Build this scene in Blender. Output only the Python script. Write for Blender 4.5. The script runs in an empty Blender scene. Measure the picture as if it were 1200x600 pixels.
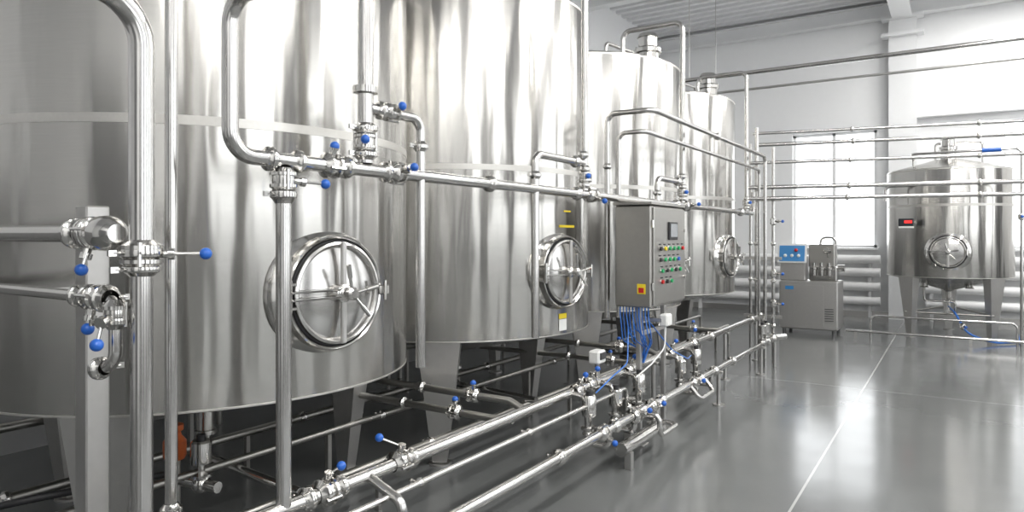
import bpy, math, random
from mathutils import Vector, Matrix
random.seed(4)
V = Vector
# ------------------------------------------------------------------ materials
MATS = {}
def new_mat(name):
    m = bpy.data.materials.new(name); m.use_nodes = True
    MATS[name] = m
    return m, m.node_tree, m.node_tree.nodes['Principled BSDF']

def simple(name, col, rough=0.5, metal=0.0, bump=0.0, scale=40, var=0.06, spec=0.5, emit=0):
    m, nt, b = new_mat(name)
    tc = nt.nodes.new('ShaderNodeTexCoord')
    n = nt.nodes.new('ShaderNodeTexNoise'); n.inputs['Scale'].default_value = scale; n.inputs['Detail'].default_value = 3
    nt.links.new(tc.outputs['Object'], n.inputs['Vector'])
    mx = nt.nodes.new('ShaderNodeMix'); mx.data_type = 'RGBA'
    mx.inputs['A'].default_value = (*[c*(1-var) for c in col], 1)
    mx.inputs['B'].default_value = (*[min(1, c*(1+var)) for c in col], 1)
    nt.links.new(n.outputs['Fac'], mx.inputs['Factor'])
    nt.links.new(mx.outputs['Result'], b.inputs['Base Color'])
    b.inputs['Roughness'].default_value = rough
    b.inputs['Metallic'].default_value = metal
    b.inputs['Specular IOR Level'].default_value = spec
    if bump:
        bp = nt.nodes.new('ShaderNodeBump'); bp.inputs['Strength'].default_value = bump; bp.inputs['Distance'].default_value = 0.002
        nt.links.new(n.outputs['Fac'], bp.inputs['Height']); nt.links.new(bp.outputs['Normal'], b.inputs['Normal'])
    if emit:
        b.inputs['Emission Color'].default_value = (*col, 1); b.inputs['Emission Strength'].default_value = emit
    return m

def steel_tank():
    m, nt, b = new_mat('tank_steel')
    tc = nt.nodes.new('ShaderNodeTexCoord')
    mp = nt.nodes.new('ShaderNodeMapping'); mp.inputs['Scale'].default_value = (1.0, 1.0, 0.14)
    nt.links.new(tc.outputs['Object'], mp.inputs['Vector'])
    n = nt.nodes.new('ShaderNodeTexNoise'); n.inputs['Scale'].default_value = 3.0; n.inputs['Detail'].default_value = 2.5
    nt.links.new(mp.outputs['Vector'], n.inputs['Vector'])
    mp2 = nt.nodes.new('ShaderNodeMapping'); mp2.inputs['Scale'].default_value = (2, 2, 90)
    nt.links.new(tc.outputs['Object'], mp2.inputs['Vector'])
    n2 = nt.nodes.new('ShaderNodeTexNoise'); n2.inputs['Scale'].default_value = 3; n2.inputs['Detail'].default_value = 3
    nt.links.new(mp2.outputs['Vector'], n2.inputs['Vector'])
    mx = nt.nodes.new('ShaderNodeMix'); mx.data_type = 'RGBA'
    mx.inputs['A'].default_value = (0.50, 0.49, 0.468, 1); mx.inputs['B'].default_value = (0.585, 0.573, 0.548, 1)
    nt.links.new(n2.outputs['Fac'], mx.inputs['Factor']); nt.links.new(mx.outputs['Result'], b.inputs['Base Color'])
    mr = nt.nodes.new('ShaderNodeMapRange'); mr.inputs['To Min'].default_value = 0.17; mr.inputs['To Max'].default_value = 0.27
    nt.links.new(n.outputs['Fac'], mr.inputs['Value']); nt.links.new(mr.outputs['Result'], b.inputs['Roughness'])
    bp = nt.nodes.new('ShaderNodeBump'); bp.inputs['Strength'].default_value = 0.8; bp.inputs['Distance'].default_value = 0.03
    nt.links.new(n.outputs['Fac'], bp.inputs['Height']); nt.links.new(bp.outputs['Normal'], b.inputs['Normal'])
    b.inputs['Metallic'].default_value = 1.0
    b.inputs['Anisotropic'].default_value = 0.85
    b.inputs['Anisotropic Rotation'].default_value = 0.25
    tg = nt.nodes.new('ShaderNodeTangent'); tg.direction_type = 'RADIAL'; tg.axis = 'Z'
    nt.links.new(tg.outputs['Tangent'], b.inputs['Tangent'])
steel_tank()
simple('steel_pipe', (0.60, 0.59, 0.575), 0.19, 1.0, 0.05, 30)
simple('steel_satin', (0.56, 0.55, 0.535), 0.40, 1.0, 0.05, 25)
simple('steel_weld', (0.62, 0.605, 0.575), 0.42, 1.0, 0.3, 60)
simple('steel_polished', (0.63, 0.62, 0.60), 0.14, 1.0, 0.05, 20)
simple('steel_dark', (0.16, 0.16, 0.16), 0.35, 1.0)
simple('steel_cabinet', (0.40, 0.39, 0.37), 0.38, 1.0, 0.05, 25)
simple('blue_plastic', (0.02, 0.12, 0.50), 0.3)
simple('blue_hose', (0.03, 0.16, 0.55), 0.35)
simple('black_rubber', (0.02, 0.02, 0.022), 0.5)
simple('white_plastic', (0.75, 0.75, 0.73), 0.4)
simple('green_plastic', (0.02, 0.35, 0.12), 0.3)
simple('red_plastic', (0.55, 0.02, 0.02), 0.3)
simple('yellow_label', (0.8, 0.62, 0.03), 0.5)
simple('orange_plastic', (0.6, 0.13, 0.03), 0.4)
simple('screen_glass', (0.03, 0.035, 0.04), 0.1)
simple('panel_blue', (0.04, 0.22, 0.5), 0.3)
simple('wall_paint', (0.89, 0.895, 0.90), 0.6, 0, 0.1, 12, 0.015)
simple('wall_shade_grey', (0.28, 0.28, 0.28), 0.6, 0, 0.1, 12, 0.04)
simple('frame_paint', (0.84, 0.845, 0.85), 0.4, 0, 0, 10, 0.02)
simple('radiator_paint', (0.82, 0.82, 0.82), 0.35, 0, 0, 10, 0.02)
simple('deck_paint', (0.76, 0.76, 0.77), 0.45, 0, 0, 10, 0.02)
simple('added_door_paint', (0.19, 0.192, 0.195), 0.5)
simple('added_column_paint', (0.09, 0.09, 0.095), 0.5)
simple('display_red', (0.9, 0.03, 0.03), 0.4, emit=1.0)
simple('lamp_glow', (1.0, 0.99, 0.97), 0.4, emit=14)

def floor_mat():
    m, nt, b = new_mat('floor_epoxy')
    geo = nt.nodes.new('ShaderNodeNewGeometry')
    n = nt.nodes.new('ShaderNodeTexNoise'); n.inputs['Scale'].default_value = 0.9; n.inputs['Detail'].default_value = 6
    nt.links.new(geo.outputs['Position'], n.inputs['Vector'])
    mx = nt.nodes.new('ShaderNodeMix'); mx.data_type = 'RGBA'
    mx.inputs['A'].default_value = (0.115, 0.12, 0.12, 1); mx.inputs['B'].default_value = (0.165, 0.17, 0.168, 1)
    nt.links.new(n.outputs['Fac'], mx.inputs['Factor'])
    sep = nt.nodes.new('ShaderNodeSeparateXYZ'); nt.links.new(geo.outputs['Position'], sep.inputs[0])
    def joint(out, c, w):
        s = nt.nodes.new('ShaderNodeMath'); s.operation = 'SUBTRACT'; nt.links.new(out, s.inputs[0]); s.inputs[1].default_value = c
        a = nt.nodes.new('ShaderNodeMath'); a.operation = 'ABSOLUTE'; nt.links.new(s.outputs[0], a.inputs[0])
        l = nt.nodes.new('ShaderNodeMath'); l.operation = 'LESS_THAN'; nt.links.new(a.outputs[0], l.inputs[0]); l.inputs[1].default_value = w
        return l
    j1 = joint(sep.outputs['X'], -0.86, 0.008); j2 = joint(sep.outputs['Y'], 8.5, 0.01)
    mxm = nt.nodes.new('ShaderNodeMath'); mxm.operation = 'MAXIMUM'
    hf = nt.nodes.new('ShaderNodeMath'); hf.operation = 'MULTIPLY'; hf.inputs[1].default_value = 0.35
    nt.links.new(j2.outputs[0], hf.inputs[0])
    nt.links.new(j1.outputs[0], mxm.inputs[0]); nt.links.new(hf.outputs[0], mxm.inputs[1])
    mx2 = nt.nodes.new('ShaderNodeMix'); mx2.data_type = 'RGBA'
    nt.links.new(mxm.outputs[0], mx2.inputs['Factor']); nt.links.new(mx.outputs['Result'], mx2.inputs['A'])
    mx2.inputs['B'].default_value = (0.42, 0.42, 0.41, 1)
    nt.links.new(mx2.outputs['Result'], b.inputs['Base Color'])
    n2 = nt.nodes.new('ShaderNodeTexNoise'); n2.inputs['Scale'].default_value = 3.5; n2.inputs['Detail'].default_value = 4
    nt.links.new(geo.outputs['Position'], n2.inputs['Vector'])
    mr = nt.nodes.new('ShaderNodeMapRange'); mr.inputs['To Min'].default_value = 0.10; mr.inputs['To Max'].default_value = 0.2
    nt.links.new(n2.outputs['Fac'], mr.inputs['Value']); nt.links.new(mr.outputs['Result'], b.inputs['Roughness'])
    bp = nt.nodes.new('ShaderNodeBump'); bp.inputs['Strength'].default_value = 0.25; bp.inputs['Distance'].default_value = 0.004
    nt.links.new(n2.outputs['Fac'], bp.inputs['Height']); nt.links.new(bp.outputs['Normal'], b.inputs['Normal'])
floor_mat()

# ------------------------------------------------------------------ mesh builder
def frame(axis):
    a = V(axis).normalized()
    r = V((0, 0, 1)) if abs(a.z) < 0.9 else V((1, 0, 0))
    x = r.cross(a).normalized(); y = a.cross(x).normalized()
    return x, y, a

class MB:
    def __init__(s): s.v = []; s.f = []; s.m = []
    def add(s, vs, fs, mat):
        o = len(s.v); s.v += [tuple(p) for p in vs]
        for f in fs: s.f.append([i+o for i in f]); s.m.append(mat)
    def box(s, c, d, mat, M=None):
        c = V(c); hx, hy, hz = d[0]/2, d[1]/2, d[2]/2
        vs = [V((x, y, z)) for x in (-hx, hx) for y in (-hy, hy) for z in (-hz, hz)]
        if M is not None: vs = [M @ p for p in vs]
        s.add([p+c for p in vs], [(0, 1, 3, 2), (4, 6, 7, 5), (0, 4, 5, 1), (2, 3, 7, 6), (0, 2, 6, 4), (1, 5, 7, 3)], mat)
    def bbox(s, c, d, mat, bev=0.01):
        hx, hy, hz = [k/2 for k in d]; b = bev; vs = []; c = V(c)
        for sx in (-1, 1):
            for sy in (-1, 1):
                for sz in (-1, 1):
                    vs.append((c.x+sx*(hx-b), c.y+sy*(hy-b), c.z+sz*hz))
                    vs.append((c.x+sx*(hx-b), c.y+sy*hy, c.z+sz*(hz-b)))
                    vs.append((c.x+sx*hx, c.y+sy*(hy-b), c.z+sz*(hz-b)))
        import bmesh
        bm = bmesh.new()
        for p in vs: bm.verts.new(p)
        r = bmesh.ops.convex_hull(bm, input=bm.verts[:])
        bmesh.ops.dissolve_limit(bm, angle_limit=0.01, verts=bm.verts[:], edges=bm.edges[:])
        bmesh.ops.recalc_face_normals(bm, faces=bm.faces[:])
        bm.verts.index_update()
        s.add([v.co[:] for v in bm.verts], [[v.index for v in f.verts] for f in bm.faces], mat); bm.free()
    def rev(s, prof, o, axis, mat, seg=24):
        o = V(o); x, y, a = frame(axis); vs = []; rings = []
        for r, h in prof:
            if r < 1e-6:
                rings.append([len(vs)]); vs.append(o+a*h)
            else:
                k = len(vs); rings.append(list(range(k, k+seg)))
                for i in range(seg):
                    t = 2*math.pi*i/seg
                    vs.append(o+a*h+x*(r*math.cos(t))+y*(r*math.sin(t)))
        fs = []
        for A, B in zip(rings, rings[1:]):
            for i in range(seg):
                j = (i+1) % seg
                if len(A) == 1 and len(B) == 1: break
                if len(A) == 1: fs.append((A[0], B[j], B[i]))
                elif len(B) == 1: fs.append((A[i], A[j], B[0]))
                else: fs.append((A[i], A[j], B[j], B[i]))
        s.add(vs, fs, mat)
    def cyl(s, p0, p1, r, mat, r2=None, seg=16):
        p0 = V(p0); p1 = V(p1); L = (p1-p0).length
        r2 = r if r2 is None else r2
        s.rev([(0, 0), (r, 0), (r2, L), (0, L)], p0, p1-p0, mat, seg)
    def ball(s, c, r, mat, seg=14, n=8):
        s.rev([(r*math.sin(math.pi*i/n), -r*math.cos(math.pi*i/n)) for i in range(n+1)], c, (0, 0, 1), mat, seg)
    def tube(s, pts, r, mat, fil=0.09, seg=16, cap=True):
        pts = [V(p) for p in pts]; path = [pts[0]]
        for i in range(1, len(pts)-1):
            p = pts[i]; a = (pts[i-1]-p); b = (pts[i+1]-p); la, lb = a.length, b.length
            a.normalize(); b.normalize(); ang = a.angle(b)
            if ang > math.pi-0.02: path.append(p); continue
            t = min(fil/math.tan(ang/2), la*0.49, lb*0.49)
            R = t*math.tan(ang/2); c = p+(a+b).normalized()*(R/math.sin(ang/2))
            s0 = p+a*t-c; s1 = p+b*t-c; th = s0.angle(s1); N = 8
            for k in range(N+1):
                u = k/N
                path.append(c+(s0*math.sin((1-u)*th)+s1*math.sin(u*th))/math.sin(th))
        path.append(pts[-1])
        T = []
        for i in range(len(path)):
            q = path[min(i+1, len(path)-1)]-path[max(i-1, 0)]; T.append(q.normalized())
        x, y, _ = frame(T[0]); vs = []; fs = []
        for i, p in enumerate(path):
            x = (x-T[i]*x.dot(T[i])).normalized(); y = T[i].cross(x)
            for k in range(seg):
                t = 2*math.pi*k/seg; vs.append(p+x*(r*math.cos(t))+y*(r*math.sin(t)))
        for i in range(len(path)-1):
            for k in range(seg):
                j = (k+1) % seg; fs.append((i*seg+k, i*seg+j, (i+1)*seg+j, (i+1)*seg+k))
        if cap:
            fs.append(tuple(range(seg))[::-1]); fs.append(tuple((len(path)-1)*seg+k for k in range(seg)))
        s.add(vs, fs, mat)
    def build(s, name, parent=None, loc=(0, 0, 0), mesh_only=False):
        me = bpy.data.meshes.new(name); me.from_pydata(s.v, [], s.f)
        names = list(dict.fromkeys(s.m))
        for n in names: me.materials.append(MATS[n])
        idx = {n: i for i, n in enumerate(names)}
        me.polygons.foreach_set('material_index', [idx[n] for n in s.m])
        me.polygons.foreach_set('use_smooth', [True]*len(me.polygons))
        me.update(); me.validate()
        import bmesh
        bm = bmesh.new(); bm.from_mesh(me); bmesh.ops.recalc_face_normals(bm, faces=bm.faces[:]); bm.to_mesh(me); bm.free()
        try: me.set_sharp_from_angle(angle=math.radians(35))
        except Exception: pass
        if mesh_only: return me
        return put(me, name, parent, loc)
def put(me, name, parent=None, loc=(0, 0, 0), rot=0):
    ob = bpy.data.objects.new(name, me); bpy.context.scene.collection.objects.link(ob)
    ob.location = loc; ob.rotation_euler = (0, 0, rot)
    if parent: ob.parent = parent
    return ob
def empty(name, loc=(0, 0, 0), rot=0):
    e = bpy.data.objects.new(name, None); bpy.context.scene.collection.objects.link(e)
    e.location = loc; e.rotation_euler = (0, 0, rot); e.empty_display_size = 0.2
    return e

P = 'steel_pipe'; S = 'steel_satin'; PO = 'steel_polished'
def clamp(mb, p, axis, r, w=0.022):
    p = V(p)
    mb.rev([(r, -w*1.2), (r*1.35, -w*0.6), (r*1.6, -w*0.4), (r*1.65, 0), (r*1.6, w*0.4), (r*1.35, w*0.6), (r, w*1.2)], p, axis, PO, 20)
    x, y, a = frame(axis)
    mb.cyl(p+x*r*1.55, p+x*(r*1.55+0.03), 0.007, PO, seg=8)
    mb.box(p+x*(r*1.6+0.03), (0.012, 0.025, 0.02), PO)
def valve(mb, p, axis, hdir, r=0.032, L=0.13, bend=None, ball=0.021):
    p = V(p); a = V(axis).normalized(); h = V(hdir).normalized()
    mb.rev([(r, -0.05), (r*1.5, -0.035), (r*1.75, -0.03), (r*1.75, -0.018), (r*1.4, -0.016), (r*1.45, 0.0), (r*1.4, 0.016),
            (r*1.75, 0.018), (r*1.75, 0.03), (r*1.5, 0.035), (r, 0.05)], p, a, PO, 22)
    mb.cyl(p, p+h*(r*1.5+0.03), 0.014, PO, seg=10)
    q = p+h*(r*1.5+0.03)
    mb.cyl(q-h*0.008, q+h*0.012, 0.02, PO, seg=12)
    b = V(bend).normalized() if bend is not None else h
    e = q+h*0.01+b*L
    mb.cyl(q, e, 0.006, PO, seg=8)
    mb.ball(e, ball, 'blue_plastic')
    x = a.cross(h)
    for sg in (-1, 1): mb.cyl(p+x*sg*r*1.6-a*0.04, p+x*sg*r*1.6+a*0.04, 0.008, PO, seg=8)
def seatvalve(mb, p, up=(0, 0, 1), h=0.22, r=0.04, cap=None):
    p = V(p)
    mb.rev([(0, -r*1.1), (r*0.8, -r), (r*1.2, -r*0.3), (r*1.2, r*0.4), (r*0.8, r), (r*1.5, r*1.1), (r*1.5, r*1.5), (r*0.5, r*1.6),
            (r*0.5, h*0.45), (r*1.3, h*0.48), (r*1.35, h*0.55), (r*1.35, h*0.95), (r*1.1, h), (0, h)], p, up, PO, 20)
    mb.cyl(p+V(up)*h, p+V(up)*(h+0.03), r*0.6, cap or 'black_rubber', seg=12)

# ------------------------------------------------------------------ room shell
XL, XR, YF, YB, ZC = -6.2, 5.0, -4.0, 16.2, 6.55
def wall(name, fixed, at, lo, hi, opens, thick=0.3, out=1, mat='wall_paint', mat2=None):
    mb = MB()
    def slab(a0, a1, z0, z1, mt):
        if a1-a0 < 1e-4 or z1-z0 < 1e-4: return
        c = (a0+a1)/2; d = a1-a0; zc = (z0+z1)/2; dz = z1-z0; w = at+out*thick/2
        if fixed == 'y': mb.box((c, w, zc), (d, thick, dz), mt)
        else: mb.box((w, c, zc), (thick, d, dz), mt)
    if mat2:
        slab(lo, hi, 0, 2.0, mat2); slab(lo, hi, 2.0, ZC+0.2, mat); return mb.build(name)
    cur = lo
    for (a0, a1, z0, z1) in sorted(opens):
        slab(cur, a0, 0, ZC+0.2, mat); slab(a0, a1, 0, z0, mat); slab(a0, a1, z1, ZC+0.2, mat); cur = a1
    slab(cur, hi, 0, ZC+0.2, mat)
    return mb.build(name)
def window(name, fixed, at, a0, a1, z0, z1, out=1, nx=2, nz=1):
    mb = MB(); w = at+out*0.12
    def bar(ca, cz, da, dz, t=0.07):
        if fixed == 'y': mb.box((ca, w, cz), (da, t, dz), 'frame_paint')
        else: mb.box((w, ca, cz), (t, da, dz), 'frame_paint')
    for i in range(nx+1):
        a = a0+(a1-a0)*i/nx; bar(min(max(a, a0+0.03), a1-0.03), (z0+z1)/2, 0.06, z1-z0)
    for i in range(nz+1):
        z = z0+(z1-z0)*i/nz; bar((a0+a1)/2, min(max(z, z0+0.03), z1-0.03), a1-a0, 0.05)
    if fixed == 'y': mb.box(((a0+a1)/2, at-out*0.03, z0-0.02), (a1-a0+0.1, 0.3, 0.04), 'frame_paint')
    else: mb.box((at-out*0.03, (a0+a1)/2, z0-0.02), (0.3, a1-a0+0.1, 0.04), 'frame_paint')
    mb.build(name)
backw = [(-3.05, -1.38, 1.46, 3.95), (0.75, 2.5, 1.46, 3.95)]
wall('wall_back', 'y', YB, XL-0.3, XR+0.3, backw)
for i, o in enumerate(backw): window('window_%d' % (i+1), 'y', YB, *o)
rw = [(-2.8, -0.8, 1.0, 4.6), (0.6, 2.6, 1.0, 4.6), (4.0, 6.0, 1.0, 4.6), (7.6, 9.6, 1.0, 4.6), (11.2, 13.2, 1.0, 4.6)]
wall('wall_right', 'x', XR, YF, YB, rw)
for i, o in enumerate(rw): window('window_%d' % (i+3), 'x', XR, *o, nz=3)
wall('wall_left', 'x', XL, YF, YB, [], out=-1, mat2='wall_shade_grey')  # lower band coloured dark to stand in for the gloom under the tanks
wall('wall_front', 'y', YF, XL-0.3, XR+0.3, [], out=-1)
mb = MB(); mb.box(((XL+XR)/2, (YF+YB)/2, -0.1), (XR-XL+0.6, YB-YF+0.6, 0.2), 'floor_epoxy'); mb.build('floor')
mb = MB(); ys = []; y = YF
while y < YB:
    ys += [(y, 0.0), (y+0.12, 0.0), (y+0.15, 0.11), (y+0.27, 0.11)]; y += 0.30
vs = []; fs = []
for i, (yy, dz) in enumerate(ys):
    vs += [(XL-0.3, yy, ZC+dz), (XR+0.3, yy, ZC+dz)]
    if i: fs.append((2*i-2, 2*i-1, 2*i+1, 2*i))
mb.add(vs, fs, 'deck_paint'); mb.box(((XL+XR)/2, (YF+YB)/2, ZC+0.2), (XR-XL+0.6, YB-YF+0.6, 0.1), 'deck_paint')
mb.build('ceiling')
def ibeam_x(mb, y, z0, z1, x0, x1, w=0.22):
    mb.box(((x0+x1)/2, y, z0+0.015), (x1-x0, w, 0.03), 'frame_paint'); mb.box(((x0+x1)/2, y, z1-0.015), (x1-x0, w, 0.03), 'frame_paint')
    mb.box(((x0+x1)/2, y, (z0+z1)/2), (x1-x0, 0.03, z1-z0), 'frame_paint')
mb = MB(); ibeam_x(mb, 16.05, 6.2, 6.5, XL, XR); mb.build('trim_1')
mb = MB(); ibeam_x(mb, 12.2, 6.2, 6.5, XL, XR); mb.build('trim_2')
mb = MB(); mb.box((2, 16.08, 4.25), (5.4, 0.2, 0.3), 'frame_paint'); mb.build('trim_3')
mb = MB()
mb.box((-0.9, 15.98, 3.1), (0.5, 0.04, 6.2), 'frame_paint'); mb.box((-0.9, 16.16, 3.1), (0.5, 0.04, 6.2), 'frame_paint'); mb.box((-0.9, 16.07, 3.1), (0.06, 0.2, 6.2), 'frame_paint')
mb.box((-0.9, 15.95, 5.8), (0.75, 0.3, 0.06), 'frame_paint'); mb.box((-0.9, 15.95, 6.15), (0.75, 0.3, 0.06), 'frame_paint')
mb.build('added_dark_column')
mb = MB()
mb.box((-0.9, 6, 6.12), (0.35, 19.5, 0.04), 'frame_paint'); mb.box((-0.9, 6, 6.48), (0.35, 19.5, 0.04), 'frame_paint'); mb.box((-0.9, 6, 6.3), (0.04, 19.5, 0.36), 'frame_paint')
mb.build('roof_beam')
mb = MB(); mb.box(((XL+XR)/2, YB-0.015, 0.06), (XR-XL, 0.03, 0.12), 'steel_satin'); mb.build('baseboard_back')
def make_added_door(name, x, w, h):  # unseen dark doors added behind the camera, for dark bands in tank reflections
    mb = MB(); y = YF
    mb.box((x, y+0.05, h/2), (w, 0.06, h), 'added_door_paint')
    for i in range(int(h/0.4)): mb.box((x, y+0.09, 0.2+i*0.4), (w-0.1, 0.03, 0.03), 'steel_dark')
    mb.box((x, y+0.08, h+0.06), (w+0.24, 0.12, 0.12), 'frame_paint')
    for sx in (-1, 1): mb.box((x+sx*(w/2+0.06), y+0.08, h/2), (0.12, 0.12, h), 'frame_paint')
    mb.build(name)
make_added_door('added_dark_door_1', -1.4, 2.2, 3.6); make_added_door('added_dark_door_2', 2.9, 1.3, 3.6)
for y in (-3.5, -0.1, 3.3, 6.8, 10.4, 14.2):  # unseen dark columns added between windows, to streak the tank reflections
    mb = MB()
    mb.box((XR-0.30, y, 3.1), (0.05, 0.8, 6.2), 'added_column_paint'); mb.box((XR-0.03, y, 3.1), (0.05, 0.8, 6.2), 'added_column_paint'); mb.box((XR-0.165, y, 3.1), (0.23, 0.06, 6.2), 'added_column_paint')
    mb.build('added_dark_column')
mb = MB()
for z in (0.35, 0.65, 0.95, 1.22):
    mb.cyl((-5.2, 16.0, z), (-1.3, 16.0, z), 0.09, 'radiator_paint', seg=20)
    mb.cyl((-0.5, 16.0, z), (3.6, 16.0, z), 0.09, 'radiator_paint', seg=20)
for x in (-5.1, -3.3, -1.5, -0.4, 1.5, 3.5):
    mb.box((x, 16.11, 0.65), (0.06, 0.12, 1.3), 'radiator_paint')
mb.build('wall_radiator')
for X in (0.8, 3.6):  # out-of-view lamps added to light the hall from the aisle side
    for Yc in (-1.8, 2.2, 6.2, 9.9, 13.9):
        mb = MB(); mb.bbox((0, 0, 0.06), (0.3, 2.4, 0.1), 'frame_paint', 0.02)
        for sx in (-0.07, 0.07): mb.cyl((sx, -1.15, -0.01), (sx, 1.15, -0.01), 0.018, 'lamp_glow', seg=10)
        for sy in (-0.9, 0.9): mb.cyl((0, sy, 0.1), (0, sy, 0.4), 0.006, 'steel_satin', seg=6)
        e = empty('added_ceiling_lamp', (X, Yc, 6.15)); mb.build('fixture', e)
        ld = bpy.data.lights.new('added_fill_light', 'AREA'); ld.shape = 'RECTANGLE'; ld.size = 0.28; ld.size_y = 2.3; ld.energy = 105; ld.color = (1, 0.985, 0.955)
        lo = bpy.data.objects.new('added_fill_light', ld); bpy.context.scene.collection.objects.link(lo); lo.parent = e; lo.location = (0, 0, -0.04)

# ------------------------------------------------------------------ tanks
def manway(mb, R, z):
    q = 0.985
    o = (R-0.085, 0, z); ax = (1, 0, 0)
    mb.rev([(0.34*q, 0.0), (0.34*q, 0.045), (0.33*q, 0.065), (0.303*q, 0.085), (0.288*q, 0.10), (0.285*q, 0.15), (0.278*q, 0.155), (0.27*q, 0.15), (0.268*q, 0.05)], o, ax, PO, 64)
    mb.rev([(0.268*q, 0.06), (0.0, 0.06)], o, ax, 'steel_dark', 48)  # recess back coloured dark to stand in for shadow round the lid
    mb.rev([(0.252*q, 0.07), (0.256*q, 0.15), (0.252*q, 0.168), (0.240*q, 0.172), (0.228*q, 0.162), (0.222*q, 0.15), (0.19*q, 0.158), (0.12*q, 0.168), (0, 0.172)], o, ax, 'steel_pipe', 64)
    mb.rev([(0.262*q, 0.12), (0.268*q, 0.14), (0.262*q, 0.15), (0.255*q, 0.15)], o, ax, 'black_rubber', 48)
    X = R-0.085
    mb.bbox((X+0.198, 0, z), (0.022, 0.028, 0.49), S, 0.005)
    for zz in (-0.018, 0.018): mb.bbox((X+0.20, -0.14, z+zz), (0.03, 0.31, 0.010), PO, 0.003)
    mb.cyl((X+0.19, -0.295, z-0.075), (X+0.19, -0.295, z+0.075), 0.013, PO, seg=12)
    for zz in (-0.055, 0.055): mb.bbox((X+0.15, -0.282, z+zz), (0.10, 0.045, 0.014), PO, 0.003)
    mb.bbox((X+0.17, 0.27, z), (0.07, 0.04, 0.05), PO, 0.005); mb.cyl((X+0.21, 0.255, z-0.05), (X+0.21, 0.255, z+0.05), 0.009, PO, seg=8)
    mb.rev([(0.04, 0.165), (0.045, 0.21), (0.03, 0.215), (0.022, 0.225), (0.022, 0.25), (0.032, 0.255), (0.032, 0.275), (0.02, 0.285), (0, 0.285)], o, ax, PO, 24)
    for a in (105, 12, -50):
        t = math.radians(a); d = V((0.12, math.cos(t), math.sin(t))).normalized()
        p0 = V((X+0.265, 0, z)); p1 = p0+d*0.13
        mb.cyl(p0, p1, 0.008, PO, seg=10); mb.cyl(p1-d*0.05, p1+d*0.015, 0.012, PO, seg=10)

def make_tank_meshes(R, zb, zt, zcone, mz, legs, legw, neck):
    out = []
    mb = MB()
    mb.rev([(0.05, zb-0.40), (0.05, zb-0.27), (0.09, zb-0.24), (R*0.5, zb-0.13), (R-0.12, zb-0.03), (R-0.03, zb-0.008), (R-0.004, zb), (R, zb+0.012), (R, (zb+zt)/2), (R, zt-0.012), (R-0.004, zt),
            (R-0.05, zt+0.02), (R*0.5, (zt+zcone)/2+0.03), (0.22, zcone), (0, zcone+0.01)], (0, 0, 0), (0, 0, 1), 'tank_steel', 144)
    out.append(('shell', mb.build('shell', mesh_only=True)))
    mb = MB()
    for za, zc2 in ((2.19, 2.235), (zb+0.0, zb+0.012), (zt-0.03, zt-0.008)):
        if za < zt: mb.rev([(R-0.002, za), (R+0.002, za+0.002), (R+0.002, zc2-0.002), (R-0.002, zc2)], (0, 0, 0), (0, 0, 1), 'steel_weld', 144)
    mb.rev([(0, zb-0.46), (0.03, zb-0.46), (0.03, zb-0.42), (0.065, zb-0.41), (0.065, zb-0.385), (0.05, zb-0.38)], (0, 0, 0), (0, 0, 1), PO, 20)
    mb.tube([(0, 0, zb-0.42), (0, 0, zb-0.55), (R*0.8, 0, zb-0.55)], 0.028, P, 0.06)
    out.append(('weld_bands', mb.build('weld_bands', mesh_only=True)))
    mb = MB(); manway(mb, R, mz); out.append(('manway', mb.build('manway', mesh_only=True)))
    mb = MB()
    for a in legs:
        t = math.radians(a); d = V((math.cos(t), math.sin(t), 0)); n = V((-d.y, d.x, 0))
        def ring(z, rad, w, dep): return [d*(rad+dep/2)+n*(w/2)+V((0, 0, z)), d*(rad+dep/2)-n*(w/2)+V((0, 0, z)), d*(rad-dep/2)-n*(w/2)+V((0, 0, z)), d*(rad-dep/2)+n*(w/2)+V((0, 0, z))]
        vs = ring(0.02, R-0.13, legw*0.33, 0.08)+ring(zb+0.0, R-0.09, legw, 0.14)
        mb.add(vs, [(0, 1, 2, 3), (4, 7, 6, 5), (0, 4, 5, 1), (1, 5, 6, 2), (2, 6, 7, 3), (3, 7, 4, 0)], S)
        c = d*(R-0.13)
        mb.cyl(c, c+V((0, 0, 0.012)), 0.085, S, seg=20); mb.cyl(c+V((0, 0, 0.01)), c+V((0, 0, 0.05)), 0.025, PO, seg=12)
    out.append(('legs', mb.build('legs', mesh_only=True)))
    mb = MB(); nx, ny = neck
    z0 = zt+0.02+(0.14 if nx == 0 else 0)
    mb.rev([(0.13, z0-0.02), (0.13, z0+0.2), (0.16, z0+0.21), (0.16, z0+0.25), (0.11, z0+0.28), (0.11, z0+0.38), (0.125, z0+0.39), (0.1, z0+0.43), (0, z0+0.45)], (nx, ny, 0), (0, 0, 1), PO, 32)
    for k in range(6):
        t = k*math.pi/3; mb.cyl((nx+0.15*math.cos(t), ny+0.15*math.sin(t), z0+0.2), (nx+0.15*math.cos(t), ny+0.15*math.sin(t), z0+0.27), 0.012, PO, seg=8)
    mb.tube([(nx-0.45, ny-0.2, z0-0.05), (nx-0.45, ny-0.2, z0+0.38), (nx-0.45, ny+0.5, z0+0.38), (nx-0.45, ny+0.5, z0-0.05)], 0.022, P, 0.06)
    out.append(('top_fittings', mb.build('top_fittings', mesh_only=True)))
    return out
RT = 1.2
TY = [2.45, 4.9, 7.3, 9.6]
rot = math.radians(-9)
meshes = make_tank_meshes(RT, 0.92, 3.60, 3.80, 1.425, (-49, 91, 201), 0.32, (0.75, 0.35))
tanks = []
for i, y in enumerate(TY):
    e = empty('fermentation_tank', (-3.8, y, 0), rot + (math.radians(4) if i == 0 else 0)); tanks.append(e)
    for n, me in meshes: put(me, n, e)
mb = MB()
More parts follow.
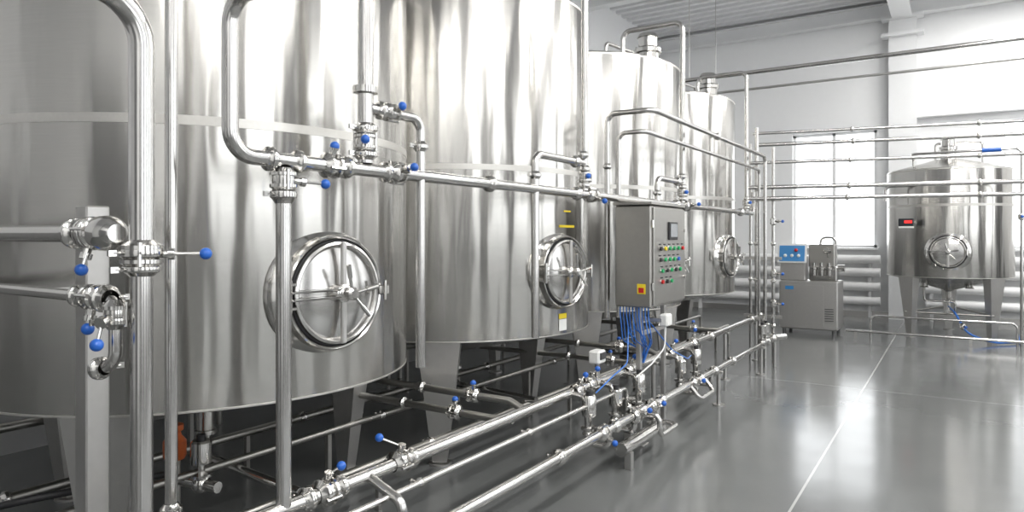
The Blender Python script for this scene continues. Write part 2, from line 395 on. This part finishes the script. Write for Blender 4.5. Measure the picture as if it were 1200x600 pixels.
for z, w, h, a, mat in ((1.90, 0.10, 0.012, 5, 'yellow_label'), (1.78, 0.22, 0.02, 5, 'yellow_label'), (1.0, 0.10, 0.09, 2, 'white_plastic'), (1.07, 0.10, 0.04, 2, 'yellow_label')):
    t = math.radians(a); R = RT+0.004
    n = 6; vs = []; fs = []
    for k in range(n+1):
        tt = t+(k/n-0.5)*w/RT; vs += [(R*math.cos(tt), R*math.sin(tt), z-h/2), (R*math.cos(tt), R*math.sin(tt), z+h/2)]
        if k: fs.append((2*k-2, 2*k, 2*k+1, 2*k-1))
    mb.add(vs, fs, mat)
mb.build('labels', tanks[1])
fm = make_tank_meshes(0.93, 1.02, 2.82, 3.02, 1.45, (48, -42, 180), 0.30, (0.0, 0.0))
e = empty('process_tank', (-0.1, 14.0, 0), math.radians(-90))
for n, me in fm: put(me, n, e)
mb = MB()
mb.bbox((1.0, -0.58, 1.93), (0.1, 0.22, 0.13), 'screen_glass', 0.01); mb.box((1.055, -0.55, 1.94), (0.01, 0.11, 0.045), 'display_red'); mb.cyl((0.7, -0.58, 1.93), (0.96, -0.58, 1.93), 0.02, PO)
mb.bbox((1.0, -0.58, 1.85), (0.1, 0.22, 0.03), 'white_plastic', 0.005)
mb.build('temperature_display', e)
mb = MB()
mb.tube([(0.62, 0.62, 0.42), (0.62, -0.62, 0.42)], 0.016, 'steel_cabinet'); mb.tube([(0.62, -0.62, 0.42), (-1.0, 0, 0.42), (0.62, 0.62, 0.42)], 0.016, 'steel_cabinet', 0.02)
for y, z in ((-0.35, 0.95), (0.3, 0.95)): mb.rev([(0.05, 0.0), (0.05, -0.1), (0.07, -0.12), (0.0, -0.12)], (0.3, y, z), (0, 0, 1), PO)
mb.tube([(0.3, -0.35, 0.84), (0.3, -0.35, 0.6), (0.3, 0.1, 0.6), (0.3, 0.1, 0.42)], 0.018, P, 0.05)
mb.build('leg_bracing', e)

# ------------------------------------------------------------------ pipework
XP = -2.3
mb = MB()
mb.tube([(-1.5, 1.585, ZC-0.01), (-1.5, 1.585, 2.60), (XP, 1.585, 2.60), (XP, 1.585, 2.01), (XP, 9.55, 2.01), (XP, 9.55, 2.3)], 0.031, P, 0.1, 20)
for y in (1.76, 1.9, 2.17, 2.42, 3.3, 4.4, 4.68, 6.5, 6.85, 8.9): clamp(mb, (XP, y, 2.01), (0, 1, 0), 0.031)
valve(mb, (XP, 2.08, 2.01), (0, 1, 0), (0.3, 0, 1), L=0.0)
valve(mb, (XP, 2.5, 2.01), (0, 1, 0), (1, 0, 0.2), L=0.03)
valve(mb, (XP, 4.62, 2.01), (0, 1, 0), (1, 0, -0.4), L=0.04)
valve(mb, (XP, 6.78, 2.01), (0, 1, 0), (1, 0, 0.1), L=0.05)
mb.build('main_distribution_pipe')
mb = MB()
mb.cyl((XP, 1.83, 0), (XP, 1.83, 1.93), 0.031, P, seg=20); mb.cyl((XP, 1.83, 0), (XP, 1.83, 0.012), 0.09, S, seg=24)
clamp(mb, (XP, 1.83, 1.87), (0, 0, 1), 0.034, 0.03); valve(mb, (XP, 1.83, 1.93), (0, 0, 1), (0.35, 1, -0.05), L=0.09)
mb.build('pipe_support_post')
for i, (y, ty) in enumerate(zip((2.29, 4.53, 6.69, 9.2), TY)):
    mb = MB(); r = 0.036 if i == 0 else 0.026
    mb.tube([(XP, y, 2.04), (XP, y, 3.86), (-2.95, y, 3.86), (-2.95, y, 3.63)], r, P, 0.09)
    clamp(mb, (XP, y, 2.08), (0, 0, 1), r); clamp(mb, (XP, y, 2.20), (0, 0, 1), r); valve(mb, (XP, y, 2.14), (0, 0, 1), (0.6, -0.6, 0), r=0.03, L=0.0)
    if i == 0:
        mb.rev([(0.036, 0), (0.058, 0.005), (0.058, 0.035), (0.036, 0.04)], (XP, y, 2.36), (0, 0, 1), PO)
    mb.build('tank_riser_pipe')
mb = MB(); mb.tube([(XP, 2.31, 2.3), (XP, 2.68, 2.3), (XP, 2.68, 1.03)], 0.025, P, 0.07); clamp(mb, (XP, 2.39, 2.3), (0, 1, 0), 0.027); clamp(mb, (XP, 2.68, 2.16), (0, 0, 1), 0.026)
valve(mb, (XP, 2.46, 2.3), (0, 1, 0), (0.9, 0, 0.3), 0.026, L=0.0); mb.build('drop_pipe')
for ya, yb in ((4.5, 3.82), (6.66, 6.0)):
    mb = MB(); mb.tube([(XP, ya, 2.24), (XP, yb, 2.24), (XP, yb, 1.04)], 0.026, P, 0.07); clamp(mb, (XP, ya-0.12, 2.24), (0, 1, 0), 0.027); clamp(mb, (XP, yb, 2.1), (0, 0, 1), 0.026)
    clamp(mb, (XP, ya, 2.3), (0, 0, 1), 0.028); mb.build('drop_pipe')
mb = MB()
mb.tube([(XP, -3.9, 2.5), (XP, 1.25, 2.5), (XP, 1.25, 1.66)], 0.04, P, 0.16, 24)
mb.tube([(XP, 1.25, 1.66), (XP, 1.25, 0.0)], 0.035, P, 0.1, 24)
clamp(mb, (XP, 1.25, 1.645), (0, 0, 1), 0.042, 0.03); clamp(mb, (XP, 1.25, 1.59), (0, 0, 1), 0.038, 0.02)
valve(mb, (XP, 1.25, 1.64), (0, 0, 1), (0.55, 0.83, 0.0), 0.038, L=0.1)
mb.cyl((XP, 1.25, 0), (XP, 1.25, 0.012), 0.1, S, seg=24)
mb.build('supply_riser_pipe')
mb = MB(); mb.cyl((-2.6, 1.53, 0), (-2.6, 1.53, ZC-0.01), 0.024, P, seg=18); clamp(mb, (-2.6, 1.53, 0.62), (0, 0, 1), 0.026); mb.cyl((-2.6, 1.53, 0), (-2.6, 1.53, 0.01), 0.06, S, seg=18); mb.build('vertical_pipe')
mb = MB()
mb.tube([(-6.1, 1.19, 1.71), (-2.34, 1.19, 1.71)], 0.031, P, 0.1, 20)
clamp(mb, (-2.62, 1.19, 1.71), (1, 0, 0), 0.033); clamp(mb, (-2.50, 1.19, 1.71), (1, 0, 0), 0.036)
mb.rev([(0.03, -0.07), (0.05, -0.05), (0.06, -0.02), (0.06, 0.02), (0.05, 0.05), (0.03, 0.07)], (-2.41, 1.19, 1.71), (1, 0, 0), PO)
valve(mb, (-2.5, 1.19, 1.71), (1, 0, 0), (0, -0.3, -1), 0.033, L=0.04)
mb.build('side_pipe')
mb = MB()
mb.tube([(-6.1, 1.19, 1.49), (-2.35, 1.19, 1.49), (-2.35, 1.19, 1.27), (-2.45, 1.17, 1.25)], 0.021, P, 0.06, 18)
clamp(mb, (-2.60, 1.19, 1.49), (1, 0, 0), 0.024); clamp(mb, (-2.42, 1.19, 1.49), (1, 0, 0), 0.03, 0.03); clamp(mb, (-2.35, 1.19, 1.42), (0, 0, 1), 0.024); clamp(mb, (-2.42, 1.175, 1.255), (1, 0.1, 0.1), 0.024)
valve(mb, (-2.49, 1.19, 1.49), (1, 0, 0), (0, -0.2, -1), 0.026, L=0.03)
valve(mb, (-2.35, 1.19, 1.44), (0, 0, 1), (0.3, -0.6, -0.2), 0.024, L=0.07, bend=(-0.1, -0.1, -1))
mb.build('side_pipe')
mb = MB(); mb.bbox((-2.86, 1.36, 0.91), (0.09, 0.09, 1.82), S, 0.006); mb.bbox((-2.86, 1.36, 0.006), (0.18, 0.18, 0.012), S, 0.002)
for z in (1.71, 1.49): mb.box((-2.86, 1.27, z), (0.03, 0.1, 0.03), S)
mb.build('square_support_post')

mb = MB()
mb.tube([(-2.51, 5.37, 1.0), (-2.51, 5.37, 2.75), (-2.1, 5.37, 2.75), (-2.1, 9.35, 2.75), (-2.1, 9.35, 0.0)], 0.024, P, 0.08)
clamp(mb, (-2.1, 7.2, 2.75), (0, 1, 0), 0.024); clamp(mb, (-2.51, 5.37, 2.3), (0, 0, 1), 0.024); mb.build('return_pipe')
mb = MB()
mb.tube([(-2.44, 5.45, 1.0), (-2.44, 5.45, 2.59), (-2.2, 5.45, 2.59), (-2.2, 9.45, 2.59), (-2.2, 9.45, 0.0)], 0.02, P, 0.07)
mb.build('return_pipe')
mb = MB()
for x, y, r, z in ((-2.3, 9.75, 0.028, 3.2), (-2.05, 9.6, 0.022, 2.9), (-2.42, 9.9, 0.02, 3.0)):
    mb.cyl((x, y, 0), (x, y, z), r, P)
    for zz in (0.5, 1.1, 1.6, 2.2): clamp(mb, (x, y, zz), (0, 0, 1), r)
for z in (0.6, 1.4, 2.2): mb.box((-2.23, 9.78, z), (0.5, 0.03, 0.04), S)
for z in (0.8, 1.2, 1.9): valve(mb, (-2.05, 9.6, z), (0, 0, 1), (1, -0.2, 0), 0.024, L=0.05)
mb.build('pipe_rack')
for z, y0, r in ((3.12, 9.75, 0.02), (2.98, 9.9, 0.026), (2.70, 9.6, 0.022), (2.36, 9.5, 0.028), (2.20, 9.3, 0.026)):
    mb = MB(); mb.cyl((-2.35, y0, z), (XR-0.02, y0+0.23*7.33, z), r, P)
    for k in (1.2, 2.6, 4.2): clamp(mb, (-2.35+k, y0+0.23*k, z), (1, 0.23, 0), r)
    mb.build('cross_pipe')
mb = MB(); mb.tube([(-6.1, 12.0, 4.5), (XR-0.05, 12.0, 4.5)], 0.036, P)
for x in (-4, 1.9, 3.5): mb.cyl((x, 12, 4.5), (x, 12, ZC-0.05), 0.008, S, seg=6)
mb.build('overhead_pipe')
mb = MB(); mb.tube([(-6.1, 13.6, 4.55), (XR-0.05, 13.6, 4.55)], 0.025, S)
for x in (-4, 1.9, 3.5): mb.cyl((x, 13.6, 4.5), (x, 13.6, ZC-0.05), 0.008, S, seg=6)
mb.build('overhead_pipe')
mb = MB()
mb.tube([(1.0, 13.2, 0), (1.0, 13.2, 2.55), (-1.0, 13.2, 2.55), (-1.0, 13.2, 2.3)], 0.025, P)
mb.tube([(0.85, 13.0, 0), (0.85, 13.0, 3.05), (-0.6, 13.0, 3.05), (-0.6, 13.5, 3.05), (-0.6, 13.5, 2.9)], 0.02, P)
for z in (0.5, 1.1, 1.7): clamp(mb, (1.0, 13.2, z), (0, 0, 1), 0.026)
valve(mb, (0.85, 13.0, 2.0), (0, 0, 1), (0, -1, 0), 0.024, L=0.04)
mb.cyl((0.35, 13.0, 3.05), (0.6, 13.0, 3.05), 0.035, 'blue_plastic')
mb.build('tank_connection_pipe')
mb = MB()
mb.tube([(-1.55, 12.7, 0.12), (XR-0.05, 12.7, 0.12)], 0.022, P); mb.tube([(-1.2, 13.0, 0.0), (-1.2, 13.0, 0.36), (0.8, 13.0, 0.36), (0.8, 13.0, 0)], 0.018, P)
for x in (-1.4, 0.2, 1.5, 3): mb.box((x, 12.7, 0.05), (0.04, 0.04, 0.1), S)
mb.build('floor_pipe')
mb = MB()
mb.tube([(-0.1, 13.9, 0.5), (0.0, 13.3, 0.45), (0.15, 13.1, 0.15), (0.5, 13.05, 0.03), (0.85, 13.4, 0.03), (0.9, 14.6, 0.03)], 0.016, 'blue_hose', 0.3, 12)
valve(mb, (0.1, 13.17, 0.25), (0.2, -0.3, -1), (0.4, -1, 0), 0.026, L=0.04)
mb.build('blue_water_hose')

# ------------------------------------------------------------------ low manifold pipes
XA, ZA, XB, ZB = -2.3, 0.585, -2.0, 0.37
def stand(mb, x, y, z):
    mb.cyl((x, y, 0.0), (x, y, z-0.03), 0.02, S, seg=12); mb.cyl((x, y, 0), (x, y, 0.012), 0.06, S, seg=16); mb.bbox((x, y, z-0.035), (0.09, 0.05, 0.02), S, 0.003)
mb = MB()
mb.tube([(XA, -1.5, ZA), (XA, 9.95, ZA)], 0.033, P, 0.1, 22)
for y in (1.95, 2.13, 2.6, 5.3, 7.6, 9.4, 9.9): clamp(mb, (XA, y, ZA), (0, 1, 0), 0.034, 0.026)
valve(mb, (XA, 2.05, ZA), (0, 1, 0), (0.25, 0, 1), 0.036, L=0.06, bend=(0.3, 1, 0.3))
valve(mb, (XA, 2.52, ZA), (0, 1, 0), (0.2, 0, 1), 0.036, L=0.12, bend=(-0.5, -0.7, 0.35))
valve(mb, (XA, 4.62, ZA), (0, 1, 0), (0.2, 0, 1), 0.036, L=0.05, bend=(0.5, 0.6, 0.5))
valve(mb, (XA, 7.0, ZA), (0, 1, 0), (0.2, 0, 1), 0.036, L=0.05)
for y in (-0.5, 5.9, 8.2, 9.7): stand(mb, XA, y, ZA)
mb.build('floor_manifold_pipe')
mb = MB()
mb.tube([(XB, -1.5, ZB), (XB, 9.15, ZB)], 0.03, P, 0.1, 22)
for y in (3.6, 4.9, 7.4, 9.0): clamp(mb, (XB, y, ZB), (0, 1, 0), 0.031, 0.024)
for y in (0.5, 6.9, 8.7): stand(mb, XB, y, ZB)
valve(mb, (XB, 4.75, ZB), (0, 1, 0), (0.9, 0, 0.4), 0.034, L=0.04)
mb.build('floor_manifold_pipe')
mb = MB()
mb.tube([(-2.15, 1.9, 0.0), (-2.15, 1.9, 0.52), (-2.15, 4.95, 0.52), (-2.15, 4.95, 0.25)], 0.015, P, 0.06, 14)
for y in (2.5, 3.5): clamp(mb, (-2.15, y, 0.52), (0, 1, 0), 0.015, 0.015)
mb.build('thin_floor_pipe')
mb = MB()
mb.tube([(-2.3, 2.3, ZA), (-2.08, 2.3, ZA-0.08), (-2.08, 2.3, 0.0)], 0.024, P, 0.06)
valve(mb, (-2.08, 2.3, 0.40), (0, 0, 1), (1, 0.3, 0.1), 0.03, L=0.1, bend=(0.8, 0.8, 0.25))
clamp(mb, (-2.08, 2.3, 0.3), (0, 0, 1), 0.026)
mb.build('branch_valve')
mb = MB()
for k, y in enumerate((4.3, 4.75, 5.2, 6.2, 6.65)):
    xm = XA+0.15
    mb.tube([(XA, y, ZA), (xm-0.02, y, ZA-0.02), (xm, y, ZB-0.12), (XB, y, ZB-0.12), (XB, y, ZB)], 0.022, P, 0.05)
    seatvalve(mb, (xm, y, ZB-0.06), (0.0, 0, 1), 0.24 if k % 2 else 0.28, 0.038, cap='white_plastic' if k == 3 else None)
    clamp(mb, (XB, y+0.1, ZB), (0, 1, 0), 0.031)
    if k in (0, 2, 3):
        valve(mb, (XA+0.02, y+0.08, ZA), (0, 1, 0), (0.3, 0, 1), 0.033, L=0.05, bend=(0.4, 0.6, 0.6))
        valve(mb, (XB, y-0.1, ZB), (0, 1, 0), (0.9, -0.2, 0.3 if k else -0.4), 0.03, L=0.03)
mb.tube([(XB, 4.9, ZB), (XB+0.14, 4.9, ZB-0.02), (XB+0.14, 4.9, 0.2), (XB+0.14, 5.3, 0.2), (XB, 5.3, 0.2)], 0.02, P, 0.06)
mb.tube([(XB, 6.0, ZB), (XB+0.1, 6.0, ZB-0.12), (XB+0.1, 6.4, ZB-0.12), (XB, 6.4, ZB)], 0.02, P, 0.06)
mb.cyl((XB-0.02, 4.55, 0.16), (XB-0.02, 5.3, 0.16), 0.05, P, seg=20)
mb.rev([(0, 0), (0.09, 0), (0.1, 0.02), (0.1, 0.16), (0.08, 0.2), (0.04, 0.22), (0.04, 0.3), (0, 0.3)], (XA+0.02, 5.15, 0.28), (0.3, 1, 0), PO)
mb.box((XB, 4.65, 0.06), (0.05, 0.05, 0.13), S); mb.box((XA+0.02, 5.3, 0.12), (0.06, 0.06, 0.24), S)
mb.build('valve_manifold')
mb = MB()
mb.tube([(XB, 9.15, ZB), (XB, 9.45, ZB), (XB+0.1, 9.6, ZB)], 0.036, P, 0.08); mb.tube([(XA, 9.9, ZA), (XA, 10.1, ZA), (XA, 10.1, 0.0)], 0.033, P, 0.08)
for y in (8.75, 8.95): seatvalve(mb, (XB, y, ZB+0.02), (0, 0, 1), 0.22, 0.035)
mb.cyl((XB+0.02, 9.35, 0), (XB+0.02, 9.35, 0.35), 0.02, S); clamp(mb, (XB, 9.3, ZB), (0, 1, 0), 0.036)
mb.build('pipe_end_fitting')
for x, z, r in ((-3.0, 0.30, 0.022), (-3.45, 0.42, 0.02), (-4.3, 0.28, 0.028), (-5.0, 0.5, 0.03)):
    mb = MB(); mb.tube([(x, 0.6, z), (x, 10.9, z), (x, 10.9, 0)], r, 'steel_cabinet', 0.08, 14)
    for y in (1.0, 3.1, 5.6, 8.0, 10.2): mb.box((x, y, z/2-0.01), (0.03, 0.03, z-0.02), 'steel_cabinet')
    for y in (1.6, 3.6, 6.1): clamp(mb, (x, y, z), (0, 1, 0), r)
    mb.build('under_tank_pipe')
for y, z in ((3.55, 0.55), (3.75, 0.62), (5.95, 0.52), (6.15, 0.62), (8.4, 0.55)):
    mb = MB(); mb.tube([(-2.3, y, 0.56), (-2.45, y, z), (-5.6, y, z), (-5.6, y, 0)], 0.024, 'steel_cabinet', 0.08, 14)
    valve(mb, (-2.75, y, z), (1, 0, 0), (0, 0, 1), 0.028, L=0.0); clamp(mb, (-3.2, y, z), (1, 0, 0), 0.025); mb.build('under_tank_pipe')
mb = MB()
mb.rev([(0, 0), (0.05, 0), (0.06, 0.02), (0.06, 0.10), (0.035, 0.13), (0.03, 0.15), (0.045, 0.16), (0.045, 0.19), (0, 0.19)], (-3.62, 2.15, 0.47), (0, 0, 1), 'orange_plastic')
mb.cyl((-3.62, 2.15, 0), (-3.62, 2.15, 0.47), 0.03, S)
mb.cyl((-3.62, 2.15, 0.36), (-3.3, 2.2, 0.36), 0.03, PO); seatvalve(mb, (-3.42, 2.18, 0.36), (0, 0, 1), 0.24, 0.04)
mb.tube([(-3.62, 2.1, 0.4), (-3.7, 1.45, 0.45), (-4.2, 1.2, 0.3), (-5, 1.3, 0.15)], 0.018, 'black_rubber', 0.3)
mb.tube([(-3.3, 1.0, 0.03), (-3.6, 1.15, 0.05), (-4.0, 1.0, 0.35), (-4.6, 1.1, 0.4), (-5.2, 1.0, 0.2)], 0.015, 'blue_hose', 0.3)
mb.build('drain_pump')

# ------------------------------------------------------------------ control cabinet
e = empty('control_cabinet', (0, 0, 0))
mb = MB()
mb.bbox((-2.175, 5.515, 1.54), (0.31, 0.77, 0.82), 'steel_cabinet', 0.012)
mb.bbox((-2.012, 5.515, 1.54), (0.024, 0.73, 0.78), 'steel_cabinet', 0.006)
mb.box((-2.175, 5.515, 1.965), (0.33, 0.80, 0.02), 'steel_cabinet')
for z in (1.3, 1.8): mb.cyl((-2.01, 5.14, z-0.03), (-2.01, 5.14, z+0.03), 0.01, PO, seg=8)
for z in (1.35, 1.75): mb.cyl((-2.0, 5.85, z), (-1.985, 5.85, z), 0.014, PO, seg=12)
mb.build('enclosure', e)
mb = MB(); F = -2.0
mb.bbox((F+0.004, 5.56, 1.745), (0.02, 0.20, 0.15), 'black_rubber', 0.004); mb.box((F+0.016, 5.56, 1.75), (0.003, 0.16, 0.11), 'screen_glass')
cols = [['black_rubber', 'yellow_label', 'green_plastic', 'green_plastic', 'green_plastic', 'red_plastic'], ['black_rubber', 'green_plastic', 'green_plastic', 'green_plastic', 'blue_plastic'],
        ['green_plastic', 'black_rubber', 'green_plastic', 'black_rubber', 'green_plastic'], ['red_plastic', 'black_rubber', 'green_plastic']]
for r, row in enumerate(cols):
    for c, mt in enumerate(row):
        y = 5.27+c*0.105+(0.04 if r > 1 else 0); z = 1.60-r*0.09
        mb.cyl((F-0.002, y, z), (F+0.006, y, z), 0.021, PO, seg=16); mb.cyl((F+0.004, y, z), (F+0.02, y, z), 0.016, mt, seg=16)
        mb.box((F+0.002, y, z+0.034), (0.004, 0.045, 0.01), 'black_rubber')
mb.box((-2.10, 5.128, 1.28), (0.07, 0.006, 0.08), 'yellow_label'); mb.box((-2.10, 5.124, 1.27), (0.045, 0.004, 0.04), 'red_plastic')
mb.build('buttons', e)
mb = MB()
for y in (5.25, 5.8):
    mb.bbox((-2.17, y, 0.57), (0.04, 0.04, 1.14), 'steel_satin', 0.004); mb.bbox((-2.17, y, 0.006), (0.12, 0.12, 0.012), 'steel_satin', 0.002)
mb.box((-2.17, 5.525, 0.9), (0.03, 0.55, 0.03), 'steel_satin')
mb.build('stand', e)
mb = MB()
for k in range(14):
    x = -2.30+0.018*k; y = 5.17+0.02*(k % 3)
    xe = -2.22+0.008*k+random.uniform(-0.01, 0.01); zl = random.uniform(0.84, 0.97)
    mb.tube([(x, y, 1.14), (x, y, 1.06), (x+0.03, y-0.02, zl), (xe+0.02, y+0.14, zl-0.08), (-2.17+random.uniform(-0.02, 0.02), y+0.12, 0.66)], 0.005, 'blue_hose', 0.05, 8)
mb.build('blue_air_hoses')
mb = MB()
mb.tube([(-2.2, 5.1, 0.95), (-2.12, 4.9, 0.72), (-2.1, 4.6, 0.68), (-2.12, 4.35, 0.6)], 0.005, 'blue_hose', 0.15, 8)
mb.tube([(-2.1, 5.3, 1.0), (-1.98, 5.5, 0.75), (-1.98, 5.9, 0.62), (-2.05, 6.2, 0.6)], 0.005, 'blue_hose', 0.15, 8)
mb.build('blue_air_hoses')
mb = MB(); mb.bbox((-1.98, 5.35, 1.02), (0.07, 0.12, 0.10), 'white_plastic', 0.012); mb.bbox((-2.08, 5.3, 1.02), (0.18, 0.03, 0.03), S, 0.003)
mb.tube([(-1.98, 5.35, 0.98), (-1.97, 5.3, 0.8), (-2.0, 5.1, 0.7), (-2.05, 4.9, 0.62)], 0.006, 'white_plastic', 0.1, 8); mb.build('junction_box')
mb = MB(); mb.bbox((-2.3, 4.74, 0.78), (0.09, 0.13, 0.10), 'white_plastic', 0.012); mb.cyl((-2.3, 4.74, 0.6), (-2.3, 4.74, 0.74), 0.02, PO); mb.box((-2.25, 4.74, 0.79), (0.01, 0.09, 0.05), 'steel_dark')
mb.build('junction_box')

# ------------------------------------------------------------------ homogenizer machine
e = empty('homogenizer_machine', (-2.15, 13.1, 0))
mb = MB()
mb.bbox((0, 0, 0.50), (0.95, 0.7, 0.84), 'steel_satin', 0.02)
mb.box((-0.1, -0.355, 0.5), (0.7, 0.012, 0.7), 'steel_satin')
for x in (-0.4, 0.4):
    for y in (-0.28, 0.28): mb.cyl((x, y, 0), (x, y, 0.09), 0.03, 'steel_dark')
for k in range(6): mb.box((0.34, -0.357, 0.25+k*0.04), (0.14, 0.01, 0.012), 'steel_dark')
mb.box((-0.3, -0.364, 0.8), (0.14, 0.004, 0.06), 'panel_blue')
mb.build('base_cabinet', e)
mb = MB()
mb.bbox((-0.27, -0.1, 1.14), (0.42, 0.3, 0.44), 'steel_satin', 0.015)
M = Matrix.Rotation(math.radians(-12), 3, 'X')
mb.box((-0.27, -0.27, 1.40), (0.48, 0.04, 0.34), 'white_plastic', M); mb.box((-0.27, -0.295, 1.40), (0.42, 0.01, 0.28), 'panel_blue', M)
for x in (-0.38, -0.27, -0.16): mb.ball((x, -0.305, 1.36), 0.03, 'white_plastic')
mb.ball((-0.2, -0.31, 1.46), 0.03, 'red_plastic')
mb.build('control_panel', e)
mb = MB()
mb.bbox((0.22, -0.05, 1.05), (0.44, 0.34, 0.26), PO, 0.02); mb.bbox((0.20, -0.08, 1.36), (0.42, 0.24, 0.40), 'steel_cabinet', 0.02)
for x in (0.08, 0.2, 0.32): mb.rev([(0.05, 0), (0.05, 0.1), (0.065, 0.11), (0.065, 0.14), (0.03, 0.16), (0.03, 0.22), (0, 0.22)], (x, -0.24, 1.02), (0, 0, 1), PO)
mb.tube([(0.4, 0, 1.2), (0.4, 0, 1.68), (0.15, 0, 1.68), (0.15, 0, 1.3)], 0.02, P)
mb.cyl((0.44, -0.1, 1.15), (0.55, -0.1, 1.15), 0.06, PO); mb.cyl((0.3, -0.2, 1.33), (0.3, -0.26, 1.5), 0.012, PO); mb.cyl((0.24, -0.24, 1.45), (0.36, -0.24, 1.45), 0.04, PO)
mb.build('pump_head', e)

# ------------------------------------------------------------------ world & camera
w = bpy.data.worlds.new('World'); bpy.context.scene.world = w; w.use_nodes = True
bg = w.node_tree.nodes['Background']; bg.inputs['Color'].default_value = (0.96, 0.985, 1.0, 1); bg.inputs['Strength'].default_value = 3.5

cam = bpy.data.cameras.new('camera'); co = bpy.data.objects.new('camera', cam); bpy.context.scene.collection.objects.link(co)
co.location = (0, 0, 1.7); co.rotation_euler = (math.radians(90), 0, math.radians(33)); cam.lens = 24; cam.sensor_width = 36; cam.shift_y = -23/1200
cam.clip_start = 0.05
bpy.context.scene.camera = co
vs = bpy.context.scene.view_settings
vs.view_transform = 'Standard'; vs.look = 'None'; vs.exposure = 0.0
